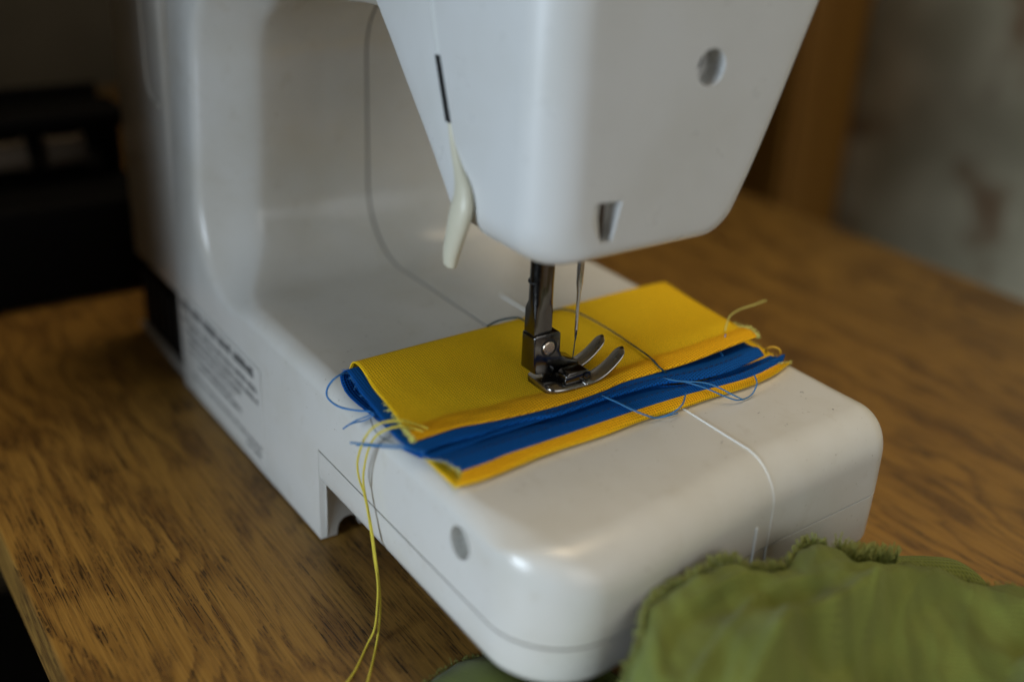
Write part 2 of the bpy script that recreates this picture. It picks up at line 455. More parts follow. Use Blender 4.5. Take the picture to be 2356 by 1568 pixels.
# snap the wall rays nearest to the outer corners exactly onto them
for side in (0, NV - 1):
    for cx, cz in ((-122, .9), (-122, 205)):
        best = min((i for i in range(len(path))), key=lambda i: (verts[i * NV + side][0] - cx) ** 2 + (verts[i * NV + side][2] - cz) ** 2)
        v = verts[best * NV + side]; verts[best * NV + side] = (cx, v[1], cz)
faces = [q for q in grid_faces(len(path), NV) if not (path[q[0] // NV + 1][4] == 'end' and (q[0] % NV < 5 or q[0] % NV >= NV - 6))]
housing = mesh('housing', verts, faces, 'plastic', mach, True, None, 50)
gp_ = [(x + nx * -.5, 63.0, z + nz * -.5) for (x, z, nx, nz, seg) in path if seg in ('arm', 'top', 'col', 'fil') or (seg == 'bed' and x < -6)]
tube('seam_gap', gp_, .36, 'groove', mach, 120, 8)
HC = (76.5, 47.3); HR = 4.3

# screw recess in the back wall of the free arm: cut through the shell, with a cup behind
cutv, cutf = cyl_data((HC[0], -3, HC[1]), (0, 1, 0), HR, 6.2, 40)
sol = housing.modifiers.new('solid', 'SOLIDIFY'); sol.thickness = 2.2 * S; sol.offset = -1
cut = mesh('cutter', cutv, cutf, 'plastic')
boolean(housing, [cut])
v, f = cyl_data((HC[0], 2.0, HC[1]), (0, 1, 0), HR + .15, 4.5, 36); f.pop(-2); mesh('screw_recess', v, f, 'plastic', mach, True, None, 40)

# lower shell of the free arm
def plan_outline(inset, n=14):
    x0, x1, y0, y1, R = -1.8, 110 - inset, 0 + inset, Y1 - inset, 20 - inset
    out = [(x0, y0)]
    for x in (20, 45, 70): out.append((x, y0))
    for k in range(n + 1):
        a = -math.pi / 2 + math.pi / 2 * k / n; out.append((x1 - R + R * math.cos(a), y0 + R + R * math.sin(a)))
    for y in (40, 60, 73.5, 76, 80, 95): out.append((x1, y))
    R = 8 - inset * .4
    for k in range(n + 1):
        a = math.pi / 2 * k / n; out.append((x1 - R + R * math.cos(a), y1 - R + R * math.sin(a)))
    out.append((x0, y1))
    return [(x + xend(y) * sstep(40, 98, x), y) for x, y in out]
rings = [(1.3, 33.6, 0), (1.3, 32.9, 0), (.45, 32.68, 0), (.05, 32.45, 0), (.1, 28, 0), (.3, 24, 0), (.8, 22.2, 0), (2.2, 21.1, 0), (4.5, 20.8, 0), (16, 20.8, 0)]
V = []; npn = len(plan_outline(0))
for ins, z, _ in rings: V += [(x, y, z - (6 * sstep(74, 78, y) if z < 27 else 0)) for x, y in plan_outline(ins)]
F = grid_faces(len(rings), npn) + [tuple(range((len(rings) - 1) * npn, len(rings) * npn))]
mesh('lower_shell', V, F, 'plastic', mach, True, None, 60)
V = []
for z in (32.62, 33.26): V += [(x, y, z) for x, y in plan_outline(.2)]
nk = max(j for j in range(npn) if V[j][1] < 77) + 1
V = V[:nk] + V[npn:npn + nk]; mesh('seam_gap', V, grid_faces(2, nk), 'groove', mach)

# end wall of the base beside the free arm, with its arched cut-out
arch = [(0.15, .6), (5.6, .6), (5.8, 3.0), (6.6, 5.0), (8.2, 6.2), (10.4, 6.4), (12.2, 5.4), (13.2, 3.6), (13.5, 2.0), (15.2, 2.0), (15.4, 8.5), (34, 9), (34, .3), (Y1 - .3, .3), (Y1 - .3, 32.8), (.15, 32.8)]
v, f = prism_data(arch, 'x', -4.6, -2.06); mesh('base_end_wall', v, f, 'plastic', mach, False)
rbox('rubber_foot', -24, -10, 6, 20, 0.05, 2.4, 'rubber', mach, .6)
# matt black block painted as the shade inside the arch
rbox('cavity_shade', -118, -5, 3, Y1 - 4, 10, 30, 'softblack', mach, 0)

# column rear: cover shaded by the added wall, black socket block, light base strip
rbox('rear_cover', -180, -122.4, 1.6, Y1 - 2, 34.5, 205, 'plastic', mach, 2.5)
sb = rbox('socket_block', -176.5, -122.5, 2.6, Y1 - 4, 4.6, 34, 'black', mach, 1)
for k in range(6): rbox('vent_rib', -172 + k * 8, -168.5 + k * 8, 1.7, 2.9, 8, 30, 'softblack', sb, .4)
rbox('base_strip', -179, -122.5, 1.2, Y1 - 2, .9, 4.2, 'plastic', mach, .6)
# raised contour line on the rear cover
v, f = tube_data(catmull([(-141, 1.5, 200), (-141, 1.5, 150), (-140.5, 1.5, 118), (-139, 1.5, 112), (-135, 1.5, 108.5), (-128, 1.5, 107.5)], 40), .7, 8)
mesh('contour_bead', v, f, 'plastic', mach)

# warning label, print illegible in the photograph: rows of small marks
lab = mesh('warning_label', [(-119.5, -.12, 3.6), (-44.2, -.12, 3.6), (-44.2, -.12, 40.4), (-119.5, -.12, 40.4),
                            (-119.5, .0, 3.6), (-44.2, .0, 3.6), (-44.2, .0, 40.4), (-119.5, .0, 40.4)],
           [(0, 1, 2, 3), (0, 4, 5, 1), (1, 5, 6, 2), (2, 6, 7, 3), (3, 7, 4, 0)], 'paper', mach, False)
lab['label'] = 'white warning label with rows of dark print'
def text_row(x0, x1, z, h, gap):
    it = []; x = x0; word = 0
    while x < x1:
        wd = h * random.uniform(.45, .8); st = h * .27
        kind = random.randint(0, 3)
        segs = [(x, x + st, z, z + h)]
        if kind != 1: segs.append((x + wd - st, x + wd, z, z + h * random.choice((1, .6, .95))))
        if kind in (0, 1): segs.append((x, x + wd, z + h - st, z + h))
        if kind in (1, 2): segs.append((x, x + wd, z + h * .42, z + h * .42 + st))
        if kind in (1, 3): segs.append((x, x + wd, z, z + st))
        for i, (a, b, c, d) in enumerate(segs):
            yy = -.14 - .004 * i
            it.append(([(a, yy, c), (b, yy, c), (b, yy, d), (a, yy, d)], [(0, 1, 2, 3)]))
        x += wd + h * gap; word += 1
        if word > random.randint(3, 8): x += h * .45; word = 0
    return it
for (x0, x1, z, h, gp) in ((-118.5, -49, 34.9, 3.1, .12), (-118, -49, 30.0, 1.9, .2), (-114, -48, 26.2, 1.7, .2), (-112, -64, 22.6, 1.7, .2),
                           (-103, -64, 15.6, 1.7, .2), (-111, -46.5, 9.0, 1.3, .25), (-59.5, -46.8, 6.0, 1.3, .25), (-112, -70, 19, 1.3, .25)):
    merged('print_row', text_row(x0, x1, z, h * 1.15, gp), 'ink', lab, 'stuff')

# seam's edge highlight painted as a white line over the bed and end
glint = [(x, 81, 57.05) for x in (-27, -10, 10, 30, 50, 66, 76, 86, 92, 95, 98)]
for k in range(1, 13):
    a = math.radians(90 * k / 12); glint.append((98 + 12 * math.sin(a), 81, 45.05 + 12 * math.cos(a)))
glint += [(110.05, 81, z) for z in (42, 38, 34, 30, 26, 22.5)]
glint = [(x + xend(y) * sstep(40, 98, x), y, z) for x, y, z in glint]
tube('seam_glint', glint, .34, 'core_glint', mach, 160, 8)
b2 = [(110.1 + xend(75), 75, z) for z in (41.5, 38, 34, 30, 26, 22.5)]  # second painted edge highlight, down the step of the end face
tube('seam_glint', b2, .34, 'core_glint', mach, 40, 8)
# needle plate under the fabric
rbox('needle_plate', 14, 62, 40, 79, 56.6, 57.25, 'steel', mach, .3)

# ------------------------------------------------------------------ head
def xs(z):                                     # seam between rear body and end cover
    pts = [(100, 36.5), (114, 33.5), (123, 28.3), (135, 23.2), (149, 18.0), (165, 13.5), (210, 3)]
    for (a, b), (c, d) in zip(pts, pts[1:]):
        if z <= c: return b + (d - b) * (z - a) / (c - a)
    return pts[-1][1]
def xr(z):
    pts = [(100, 24), (115.5, 21.5), (128, 11), (142, -2), (156, -14.5), (165, -24), (210, -75)]
    for (a, b), (c, d) in zip(pts, pts[1:]):
        if z <= c: return b + (d - b) * (z - a) / (c - a)
    return pts[-1][1]
def head_loop(ins=0, zb=106.0):
    L = []
    def arc(cy, cz, r, a0, a1, n):
        for k in range(n + 1):
            a = math.radians(lerp(a0, a1, k / n)); L.append((cy + r * math.cos(a), cz + r * math.sin(a)))
    for z in (210, 195, 180, 170, 160, 150, 140, 130, 124): L.append((28 + ins, z))
    arc(28 + 11, zb + 10, 11 - ins, 180, 270, 10)
    L[-1] = (39, zb + ins - 1 + 0)
    for y in (48, 58, 68, 78): L.append((y, zb - 1 + ins))
    arc(84.6, zb + 11.6, 12.6 - ins, 270, 338, 10)
    for z in (122, 130, 140, 150, 160, 170, 180, 195, 210): L.append((96.4 + (z - 112) * .385 - ins, z))
    for y in (110, 90, 70, 50): L.append((y, 210))
    return L
HL = head_loop(); nh = len(HL)
def ringpts(xf, db, df, dz, loop=None):
    out = []
    for y, z in (loop or HL):
        wb = max(0, 1 - (y - 28) / 30); wf = max(0, 1 - (96 + (z - 112) * .385 - y) / 30); wz = max(0, 1 - (z - 105) / 30)
        yy = y + db * wb - df * wf; zz = z + dz * wz
        out.append((xf(zz) if callable(xf) else xf, yy, zz))
    return out
V = []; nr = 0
def addring(r):
    global nr
    V.extend(r); nr += 1
addring(ringpts(lambda z: xs(z) + .3, 1.2, 1.2, 1.2))
addring(ringpts(lambda z: xs(z) + .15, .4, .4, .4))
addring(ringpts(lambda z: xs(z) + .5, 0, 0, 0))
for t in (.2, .4, .6, .8, 1): addring(ringpts(lambda z, t=t: lerp(xs(z), 53, t), 0, 0, 0))
for k in range(1, 15):
    a = math.pi / 2 * k / 14; c = 1 - math.cos(a)
    addring(ringpts(53 + 12 * math.sin(a), 13 * c, 7 * c, 6 * c))
last = ringpts(65, 13, 7, 6)
for s_ in (.9, .75, .55, .35, .15): addring([(65.0 + .6 * (1 - s_), lerp(72, y, s_), lerp(150, z, s_)) for _, y, z in last])
F = grid_faces(nr, nh, True) + [tuple(range((nr - 1) * nh, nr * nh)), tuple(range(nh))[::-1]]
cover = mesh('end_cover', V, F, 'plastic_cover', mach, True, None, 50)
cv, cf = cyl_data((59.6, 76.6, 152.8), (1, 0, 0), 4.6, 11, 48); c1 = mesh('cutter', cv, cf, 'plastic_cover')
cv, cf = [(69, 42.0, 112.2), (69, 50.4, 112.2), (61.4, 49.6, 112.2), (69, 36.5, 123.2), (69, 52.6, 122.4), (60.6, 51.6, 122.4)], [(0, 2, 1), (3, 4, 5), (0, 1, 4, 3), (1, 2, 5, 4), (2, 0, 3, 5)]; c2 = mesh('cutter', cv, cf, 'plastic_cover', None, False)
boolean(cover, [c1, c2])
v, f = cyl_data((59.4, 75.9, 153.4), (1, 0, 0), 2.4, .9, 32); scw = mesh('screw', v, f, 'darksteel', cover, True, None, 40)
# dark slot in the floor of the corner notch
def notch_pt(u, z, d):                         # u along the sloping floor from its deep end, d off the floor
    k = (z - 112.2) / 10.4; a = Vector((lerp(61.4, 60.6, k), lerp(49.6, 51.6, k), z)); b = Vector((69, lerp(42.0, 36.5, k), z))
    dr = (b - a).normalized(); nn = Vector((-dr.y, dr.x, 0)); nn = nn if nn.x > 0 else -nn
    return a + dr * u + nn * d
q = [notch_pt(u, z, d) for z, ua, ub in ((113.0, .9, 4.2), (121.9, 2.4, 5.7)) for u, d in ((ua, .2), (ub, .2), (ub, -.8), (ua, -.8))]
mesh('guide_slot', q, [(0, 1, 2, 3), (4, 7, 6, 5), (0, 4, 5, 1), (1, 5, 6, 2), (2, 6, 7, 3), (3, 7, 4, 0)], 'slot', cover, False)

# rear half of the head
V = []; nr = 0
L2 = head_loop(.4, 106.6)
addring([(xr(z) + 5, lerp(66, y, .93), z + (2.5 if z < 118 else 0)) for y, z in L2])
addring([(xr(z) + 1.6, lerp(66, y, .975), z + (.8 if z < 118 else 0)) for y, z in L2])
addring([(xr(z) + .3, lerp(66, y, .993), z) for y, z in L2])
addring([(xr(z) + 1.2, y, z) for y, z in L2])
for t in (.3, .6, .97): addring([(lerp(xr(z) + 1.2, xs(z) - 2.6, t), y, z) for y, z in L2])
addring([(xs(z) - 2.5, lerp(66, y, .995), z) for y, z in L2])
addring([(xs(z) - 2.5, lerp(66, y, .93), z) for y, z in L2])
F = grid_faces(nr, nh, True) + [tuple(range((nr - 1) * nh, nr * nh)), tuple(range(nh))[::-1]]
mesh('arm_head', V, F, 'plastic_cover', mach, True, None, 50)
V = []; nr = 0
L3 = head_loop(.75, 107.0)
for dx in (-7, 7): addring([(xs(z) + dx, y, z) for y, z in L3])
mesh('seam_core', V, grid_faces(2, nh, True), 'core_glint', mach, True, None, 50)
# black slot of the lever
q = []
for z in (150.2, 134.4):
    q += [(xs(z) - 2.0, 27.85, z), (xs(z) + .5, 27.85, z), (xs(z) + .6, 31, z), (xs(z) - 1.7, 31, z)]
mesh('lever_slot', q, [(0, 1, 2, 3), (4, 7, 6, 5), (0, 4, 5, 1), (1, 5, 6, 2), (2, 6, 7, 3), (3, 7, 4, 0)], 'softblack', mach, False)
# presser lever
LP = catmull([(22.0, 28.9, 137), (24.6, 28.4, 130), (28.6, 27.7, 124), (32.0, 27, 119.5), (33.2, 26.2, 115.5), (32.6, 25.6, 111), (31.4, 25.2, 106), (30.2, 25.0, 101.5), (29.8, 25, 98.4), (29.7, 25, 97.6)], 46)
LW = [.9, 1.1, 1.7, 3.2, 4.1, 3.9, 3.3, 2.8, 2.3, .8]; LT = [.8, .9, 1.2, 1.9, 2.3, 2.3, 2.1, 1.9, 1.5, .5]
def at(arr, t):
    k = t * (len(arr) - 1); i = min(int(k), len(arr) - 2); return lerp(arr[i], arr[i + 1], k - i)
V = []
for i, p in enumerate(LP):
    t = i / (len(LP) - 1); T = (LP[min(i + 1, 45)] - LP[max(i - 1, 0)]).normalized()
    side = T.cross(Vector((0, 1, 0))).normalized(); out = side.cross(T)
    for k in range(20):
        a = 2 * math.pi * k / 20
        V.append(p + side * at(LW, t) * math.cos(a) + out * at(LT, t) * math.sin(a))
F = grid_faces(46, 20, True) + [tuple(range(20))[::-1], tuple(range(45 * 20, 46 * 20))]
lev = mesh('presser_lever', V, F, 'cream', mach); lev['label'] = 'cream plastic presser foot lever'

# ------------------------------------------------------------------ presser bar, foot, needle
BX, BY = 38.3, 49.2
pb = []
def dsec(z, flat):
    o = []
    for k in range(28):
        a = 2 * math.pi * k / 28; x, y = 3.1 * math.cos(a), 3.5 * math.sin(a)
        if flat: x = max(-2.4, min(2.5, x * 1.25)); y = max(-3.3, min(2.5, y * 1.25))
        o.append((BX + x, BY + y, z))
    return o
V = []; zz = [(125, 0), (100, 0), (92.3, 0), (92.1, 0), (86.4, 0), (84.2, 1), (76, 1), (70, 1)]
for i, (z, fl_) in enumerate(zz): V += dsec(z, fl_)
mesh('presser_bar', V, grid_faces(len(zz), 28, True) + [tuple(range((len(zz) - 1) * 28, len(zz) * 28))], 'darksteel', mach, True, None, 45)
v, f = cyl_data((BX - .4, BY - .7, 91.9), (0, 0, 1), 3.0, .45, 32); mesh('bar_notch', v, f, 'softblack', mach)

foot = empty('presser_foot', (41, 56, 61), None); C.objects.unlink(foot)
bpy.data.objects.remove(foot)
def bevel_mesh(o, w_, seg=2):
    bm = bmesh.new(); bm.from_mesh(o.data)
    es = [e for e in bm.edges if len(e.link_faces) == 2 and e.calc_face_angle(0) > .5]
    bmesh.ops.bevel(bm, geom=es, offset=w_ * S, segments=seg, profile=.5, affect='EDGES', clamp_overlap=True)
    for f in bm.faces: f.smooth = True
    for e in bm.edges:
        if len(e.link_faces) == 2 and e.calc_face_angle(0) > .75: e.smooth = False
    bm.to_mesh(o.data); bm.free()
SH = [(45.4, 66.4), (45.4, 77.0), (46.2, 77.5), (53.6, 77.5), (54.4, 76.8), (54.5, 71.4), (55.2, 69.6), (57.2, 68.2), (60.6, 67.0), (61.6, 66.2), (61.6, 64.4), (52, 64.5), (49.2, 65.2), (46.4, 65.6)]
v, f = prism_data(SH, 'x', 35.6, 41.8)
shank = mesh('presser_foot', v, f, 'darksteel', mach, False); bevel_mesh(shank, .45)
shank['label'] = 'steel presser foot with two upturned toes'
# screw in the shank
v, f = cyl_data((41.7, 50.0, 73.4), (1, 0, 0), 2.0, .9, 28); sc1 = mesh('clamp_screw', v, f, 'screw', shank, True, None, 40); bevel_mesh(sc1, .35)
v, f = cyl_data((41.4, 50.4, 73.2), (1, 0, 0), 2.7, .45, 28); mesh('screw_washer', v, f, 'softblack', shank, True, None, 40)
# sole plate with two curled toes
SZ = 61.3
def toe_outline(cx, wide):
    return cx, wide
V = []; rows = []
def curl(y): return 0 if y < 60.5 else .044 * (y - 60.5) ** 2
def strip(x0, x1, y0, y1, n, xfun=None, t0=1.9, t1=1.3, wf=None):
    vs = []
    for i in range(n + 1):
        t = i / n; y = lerp(y0, y1, t); z = SZ + curl(y); th = lerp(t0, t1, t)
        a, b = (x0, x1) if wf is None else wf(t)
        e_ = .35
        vs += [(a + e_, y, z), (b - e_, y, z), (b, y, z + e_), (b, y, z + th - e_), (b - e_, y, z + th), (a + e_, y, z + th), (a, y, z + th - e_), (a, y, z + e_)]
    fs = grid_faces(n + 1, 8, True) + [tuple(range(8))[::-1], tuple(range(n * 8, n * 8 + 8))]
    return vs, fs
def rearw(t): k = min(1, t * 2.2); ins = 2.2 * (1 - math.sqrt(max(0, 1 - (1 - k) ** 2))); return (34.3 + ins, 48.4 - ins)
plate = merged('sole', [strip(0, 0, 47.6, 59.2, 16, wf=rearw)], 'steel', shank)
def toew(cx, w0, w1):
    def g(t):
        w_ = lerp(w0, w1, t)
        if t > .88: w_ *= math.sqrt(max(.05, 1 - ((t - .88) / .125) ** 2))
        return (cx - w_, cx + w_)
    return g
merged('toe', [strip(0, 0, 59.0, 73.8, 26, wf=toew(45.9, 2.9, 2.2), t1=.8)], 'steel', shank)
merged('toe', [strip(0, 0, 59.0, 73.8, 26, wf=toew(36.8, 2.9, 2.2), t1=.8)], 'steel', shank)
# hinge channel on the sole
HG = [(53.0, 63.1), (53.2, 65.6), (54.2, 66.4), (60.4, 66.3), (61.8, 65.4), (62.2, 63.4), (61, 62.8)]
for xa in (42.6, 35.0):
    v, f = prism_data(HG, 'x', xa, xa + 4.4 if xa > 40 else xa + .5); hb = mesh('hinge_block', v, f, 'darksteel', shank, False); bevel_mesh(hb, .35)
v, f = cyl_data((46.6, 60.3, 64.6), (1, 0, 0), 1.15, .7, 20); pin = mesh('hinge_pin', v, f, 'darksteel', shank, True, None, 40)
v, f = cyl_data((47.1, 60.3, 64.6), (1, 0, 0), .62, .25, 20); mesh('pin_bore', v, f, 'softblack', shank, True, None, 40)

NX, NY = 41.2, 60.0
v, f = tube_data([Vector((NX, NY, z)) for z in (120, 97, 95.5, 90.5, 88, 84, 78, 76.2, 75, 73.6, 72.4)],
                 lambda t: at([1.0, 1.0, .98, .95, .62, .5, .47, .46, .42, .26, .04], t), 16)
nd = mesh('needle', v, f, 'needle', mach); nd['label'] = 'steel sewing needle raised above the foot'
v, f = cyl_data((NX + .30, NY - .1, 74.9), (0, 0, 1), .26, 1.4, 10); mesh('needle_eye', v, f, 'softblack', nd)

# ================================================================== folded yellow and blue fabric
E1 = [(50.3, 3.0, 62.0), (49.7, 8.7, 61.8), (49.1, 16.3, 61.6), (50.4, 26.6, 61.3), (51.0, 33.9, 61.1), (51.3, 40.6, 60.9), (51.8, 51.3, 61.0), (51.5, 63.9, 61.4), (50.8, 70.7, 61.8), (52.4, 82.4, 62.8), (53.9, 94.4, 64.0), (53.9, 108.4, 65.2), (54.6, 119.3, 66.5)]
E2 = [(53.7, 3.5, 60.0), (52.8, 8.6, 60.0), (52.7, 14.1, 59.9), (53.3, 22.9, 59.9), (52.6, 27.4, 59.9), (53.5, 39.1, 59.8), (55.3, 42.7, 60.1), (55.3, 60.9, 60.7), (56.6, 79.0, 61.3), (60.3, 88.8, 61.8), (62.1, 100.9, 62.4), (60.3, 117.1, 63.0)]
E4 = [(65.0, 7.2, 59.4), (64.6, 17.3, 59.5), (64.0, 19.9, 59.5), (63.9, 30.8, 59.6), (63.3, 48.6, 59.6), (63.0, 60.9, 59.7), (62.9, 73.7, 59.8), (63.2, 86.5, 59.8), (64.3, 99.2, 59.9), (64.2, 110.1, 59.9), (61.7, 123.7, 60.0)]
E5 = [(69.2, 4.0, 57.2), (69.8, 10.5, 57.2), (69.3, 16.4, 57.2), (67.6, 33.9, 57.2), (67.5, 51.5, 57.2), (66.4, 64.6, 57.2), (66.6, 77.3, 57.2), (66.2, 91.0, 57.2), (66.5, 104.6, 57.2), (65.0, 117.8, 57.2), (61.7, 128.5, 57.2)]
BK = [(12.0, 5.9, 66.0), (8.2, 33.7, 64.6), (4.7, 59.2, 63.2), (1.8, 86.6, 62.2), (-0.5, 116.0, 61.6), (-1.2, 132.3, 61.0)]
def resample(pts, n):
    p = catmull(pts, 400); L = [0]
    for a, b in zip(p, p[1:]): L.append(L[-1] + (b - a).length)
    out = []; k = 0
    for i in range(n):
        s_ = L[-1] * i / (n - 1)
        while k < len(L) - 2 and L[k + 1] < s_: k += 1
        out.append(p[k].lerp(p[k + 1], (s_ - L[k]) / max(1e-9, L[k + 1] - L[k])))
    return out
def smooth_rail(r, it=6):
    for _ in range(it):
        r = [r[0]] + [(a + b * 2 + c) / 4 for a, b, c in zip(r, r[1:], r[2:])] + [r[-1]]
    return r
NT = 121
RE1, RE2, RE4, RE5, RBK = [smooth_rail(resample(r, NT)) for r in (E1, E2, E4, E5, BK)]
pouch = empty('folded_fabric', (32, 65, 57), 'folded yellow and blue fabric piece lying under the presser foot', 'fabric')
def nz(x, y, s_, seed=0): return mnoise.noise(Vector((x * s_, y * s_, seed * 7.3)))
def sheet(name, sections, mat, nper, solid=.35, mats=None):
    """loft: each section is a list of control points, resampled with catmull to nper points"""
    V = []; UV = []
    for i, sec in enumerate(sections):
        c = catmull(sec, nper); L = 0
        for j, p in enumerate(c):
            if j: L += (p - c[j - 1]).length
            V.append(tuple(p)); UV.append((L, p.y))
    o = mesh(name, V, grid_faces(len(sections), nper), mat, pouch, True, UV)
    md = o.modifiers.new('thickness', 'SOLIDIFY'); md.thickness = solid * S; md.offset = 0
    return o
def press(y):                                   # how far the foot flattens the fabric
    return math.exp(-((y - 60) / 26) ** 2)
ysec, hsec, bsec, b2sec, lsec = [], [], [], [], []
for i in range(NT):
    t = i / (NT - 1)
    e1, e2, e4, e5, bk = RE1[i].copy(), RE2[i].copy(), RE4[i].copy(), RE5[i].copy(), RBK[i].copy()
    loop = bk.z - 57.4                          # height of the fold
    wob = nz(t * 100, 0, .09, 1) * .4
    def P(k, a, b, z): p = a.lerp(b, k); return Vector((p.x, p.y, z + nz(p.x, p.y, .045, 2) * .55 + nz(p.x, p.y, .13, 6) * .22))
    r = loop / 2
    ztop = lambda k: lerp(bk.z, e1.z, k) - (1.0 * math.sin(math.pi * k)) * (.35 + .65 * press(lerp(bk.y, e1.y, k)))
    # outer yellow: lower hem, round the back fold, over the top
    ysec.append([e4 + Vector((-3.5, 0, -.9)), e4 + Vector((-1.2, 0, -.25)), e4 + Vector((1.2, 0, -.1)),
                 Vector((e5.x - .2, e5.y, 58.7)), Vector((e5.x - .8, e5.y, 57.55)), Vector((e5.x - 4, e5.y, 57.35)),
                 P(.3, e5, bk, 57.4), P(.6, e5, bk, 57.4), Vector((bk.x - .5, bk.y, 57.45)),
                 Vector((bk.x - r * .95, bk.y, 57.4 + loop * .42)), Vector((bk.x - .4 * r, bk.y, bk.z - .25)), Vector((bk.x + r * .8, bk.y, bk.z + .05)),
                 P(.3, bk, e1, ztop(.3)), P(.55, bk, e1, ztop(.55)), P(.74, bk, e1, ztop(.74) - .1), P(.84, bk, e1, ztop(.84) - .05 + wob), P(.89, bk, e1, lerp(ztop(.89), e1.z, .6) + .35 + wob), P(.94, bk, e1, e1.z + .42 - wob), e1 + Vector((-.3, 0, .15)),
                 e1 + Vector((.05, 0, -.35)), e1 + Vector((-1.2, 0, -.6)), e1 + Vector((-5, 0, -.55))])
    for pt, am in zip(ysec[-1], (7, 5, 2, 1)): pt.y -= am * sstep(.84, 1, t)
    # doubled hem at the upper edge
    hsec.append([P(.865, bk, e1, ztop(.88) - .15), P(.885, bk, e1, ztop(.9) + .35), P(.92, bk, e1, e1.z + .42), P(.96, bk, e1, e1.z + .42 + wob * .5), e1 + Vector((-.2, 0, .1)),
                 e1 + Vector((.05, 0, -.35)), e1 + Vector((-1.2, 0, -.6)), e1 + Vector((-5, 0, -.55))])
    # blue lining: reaches past the yellow at the left end and along the edge
    ext = Vector((0, lerp(-3.6, 1.0, sstep(0, .08, t)) if t < .08 else lerp(1.0, -1.5, t), 0))
    loopin = .9
    sag = .75 + 2.6 * sstep(.62, .95, t)
    bz = lambda k: ztop(k) - lerp(.75, sag, k)
    rr = max(.9, r - .8)
    bsec.append([e4 + Vector((-9, 0, -.2)) + ext, P(.35, e4, bk, 58.3) + ext, P(.65, e4, bk, 58.1) + ext, Vector((bk.x + 2.5, bk.y, 58.1)) + ext,
                 Vector((bk.x - rr * .7, bk.y, 57.6 + loop * .45)) + ext, Vector((bk.x + .2 * rr, bk.y, bk.z - .85)) + ext, Vector((bk.x + rr, bk.y, bk.z - .75)) + ext,
                 P(.3, bk, e1, bz(.3)) + ext, P(.6, bk, e1, bz(.6)) + ext, P(.85, bk, e1, bz(.85) - .1) + ext,
                 Vector((e1.x - .5, e1.y, e1.z - .1 - sag)) + ext * .8, Vector(lerp(e1, e2, .6)) + Vector((0, 0, -.1)) + ext * .6,
                 e2 + Vector((-.3, 0, .35)), e2 + Vector((.15, 0, -.1)), e2 + Vector((-.8, 0, -.5)), e2 + Vector((-5, 0, -.7))])
    # lower blue band
    wdt = (e4 - e2)
    gp = .9 + .9 * sstep(.6, .9, t)
    b2sec.append([e2.lerp(e4, -.6) + Vector((0, 0, -1.5 - gp)), e2.lerp(e4, -.1) + Vector((0, 0, -1.2 - gp)), e2.lerp(e4, .22) + Vector((0, 0, -.5 - gp * .6)),
                  e2.lerp(e4, .6) + Vector((0, 0, .2)), e2.lerp(e4, .85) + Vector((0, 0, .3)), e4 + Vector((.1, 0, .18)), e4 + Vector((.45, 0, -.15)), e4 + Vector((-.4, 0, -.45)), e4 + Vector((-4, 0, -.6))])
    for kk, (pt, am) in enumerate(zip(b2sec[-1], (8, 7.5, 6.5, 4.5, 2.5, 1, .6, .6, 2))): pt.y += am * sstep(.86, 1, t)
ycl = sheet('yellow_cloth', ysec, 'yellow', 150)
att = ycl.data.attributes.new('hem', 'FLOAT', 'POINT')
for i in range(len(ycl.data.vertices)):
    k = (i % 150) / 149 * 22
    att.data[i].value = sstep(14.6, 17.0, k) + .8 * (1 - sstep(2.5, 4.5, k))
sheet('blue_lining', bsec, 'blue', 110)
sheet('blue_band', b2sec, 'blue', 50, .45)
# stitch rows on the blue strips
def stitches(name, A, k, dz, mat, step=2, i0=2, i1=NT - 3):
    it = []
    for i in range(i0, i1, step):
        p, q = A(i), A(i + 1); p = p + Vector((0, 0, dz)); q = q + Vector((0, 0, dz))
        it.append(tube_data([p + Vector((0, 0, -.12)), p.lerp(q, .25) + Vector((0, 0, .04)), p.lerp(q, .75) + Vector((0, 0, .04)), q + Vector((0, 0, -.12))], .13, 5))
    return merged(name, it, mat, pouch, 'stuff')
stitches('stitch_row', lambda i: RE2[i].lerp(RE4[i], .62), 0, .48, 'thread_navy')
stitches('stitch_row', lambda i: RE1[i].lerp(RE2[i], .62) + Vector((0, 0, .1)), 0, .3, 'thread_navy', 2, 40, 112)
# frayed cut edges
def fray(name, pts, dirs, n, mat, lmin, lmax, r=.09, jitter=.3):
    it = []
    for _ in range(n):
        k = random.random() * (len(pts) - 1); i = min(int(k), len(pts) - 2); p = pts[i].lerp(pts[i + 1], k - i)
        d = (dirs + Vector((random.gauss(0, .35), random.gauss(0, .35), random.gauss(.1, .3)))).normalized() * random.uniform(lmin, lmax)
        s_ = Vector((random.gauss(0, jitter), random.gauss(0, jitter), random.gauss(0, jitter)))
        it.append(tube_data([p - d * .3, p + d * .4 + s_ * .3, p + d + s_], r, 4))
    return merged(name, it, mat, pouch, 'stuff')
edge_l = [Vector(catmull(ysec[0], 60)[j]) for j in range(30, 60)]
edge_r = [Vector(catmull(ysec[-1], 60)[j]) for j in range(40, 60)] + [RE1[-1]]
edge_l = edge_l[6:]
fray('frayed_edge', edge_l, Vector((0, -1, 0)), 260, 'thread_pale', .3, 1.1, .07)
fray('frayed_edge', edge_r, Vector((0, 1, 0)), 260, 'thread_pale', .4, 1.5, .07)
fray('frayed_edge', [Vector(p) for p in catmull(hsec[-1], 20)[:12]], Vector((0, 1, 0)), 140, 'thread_pale', .4, 1.5, .08)
fray('frayed_edge', [Vector(p) for p in catmull(hsec[0], 20)[:12]], Vector((0, -1, 0)), 60, 'thread_pale', .3, 1.0, .07)
fray('frayed_edge', [Vector(p) for p in catmull(bsec[0], 60)[20:56]], Vector((0, -1, 0)), 120, 'thread_blue', .2, .8, .06)
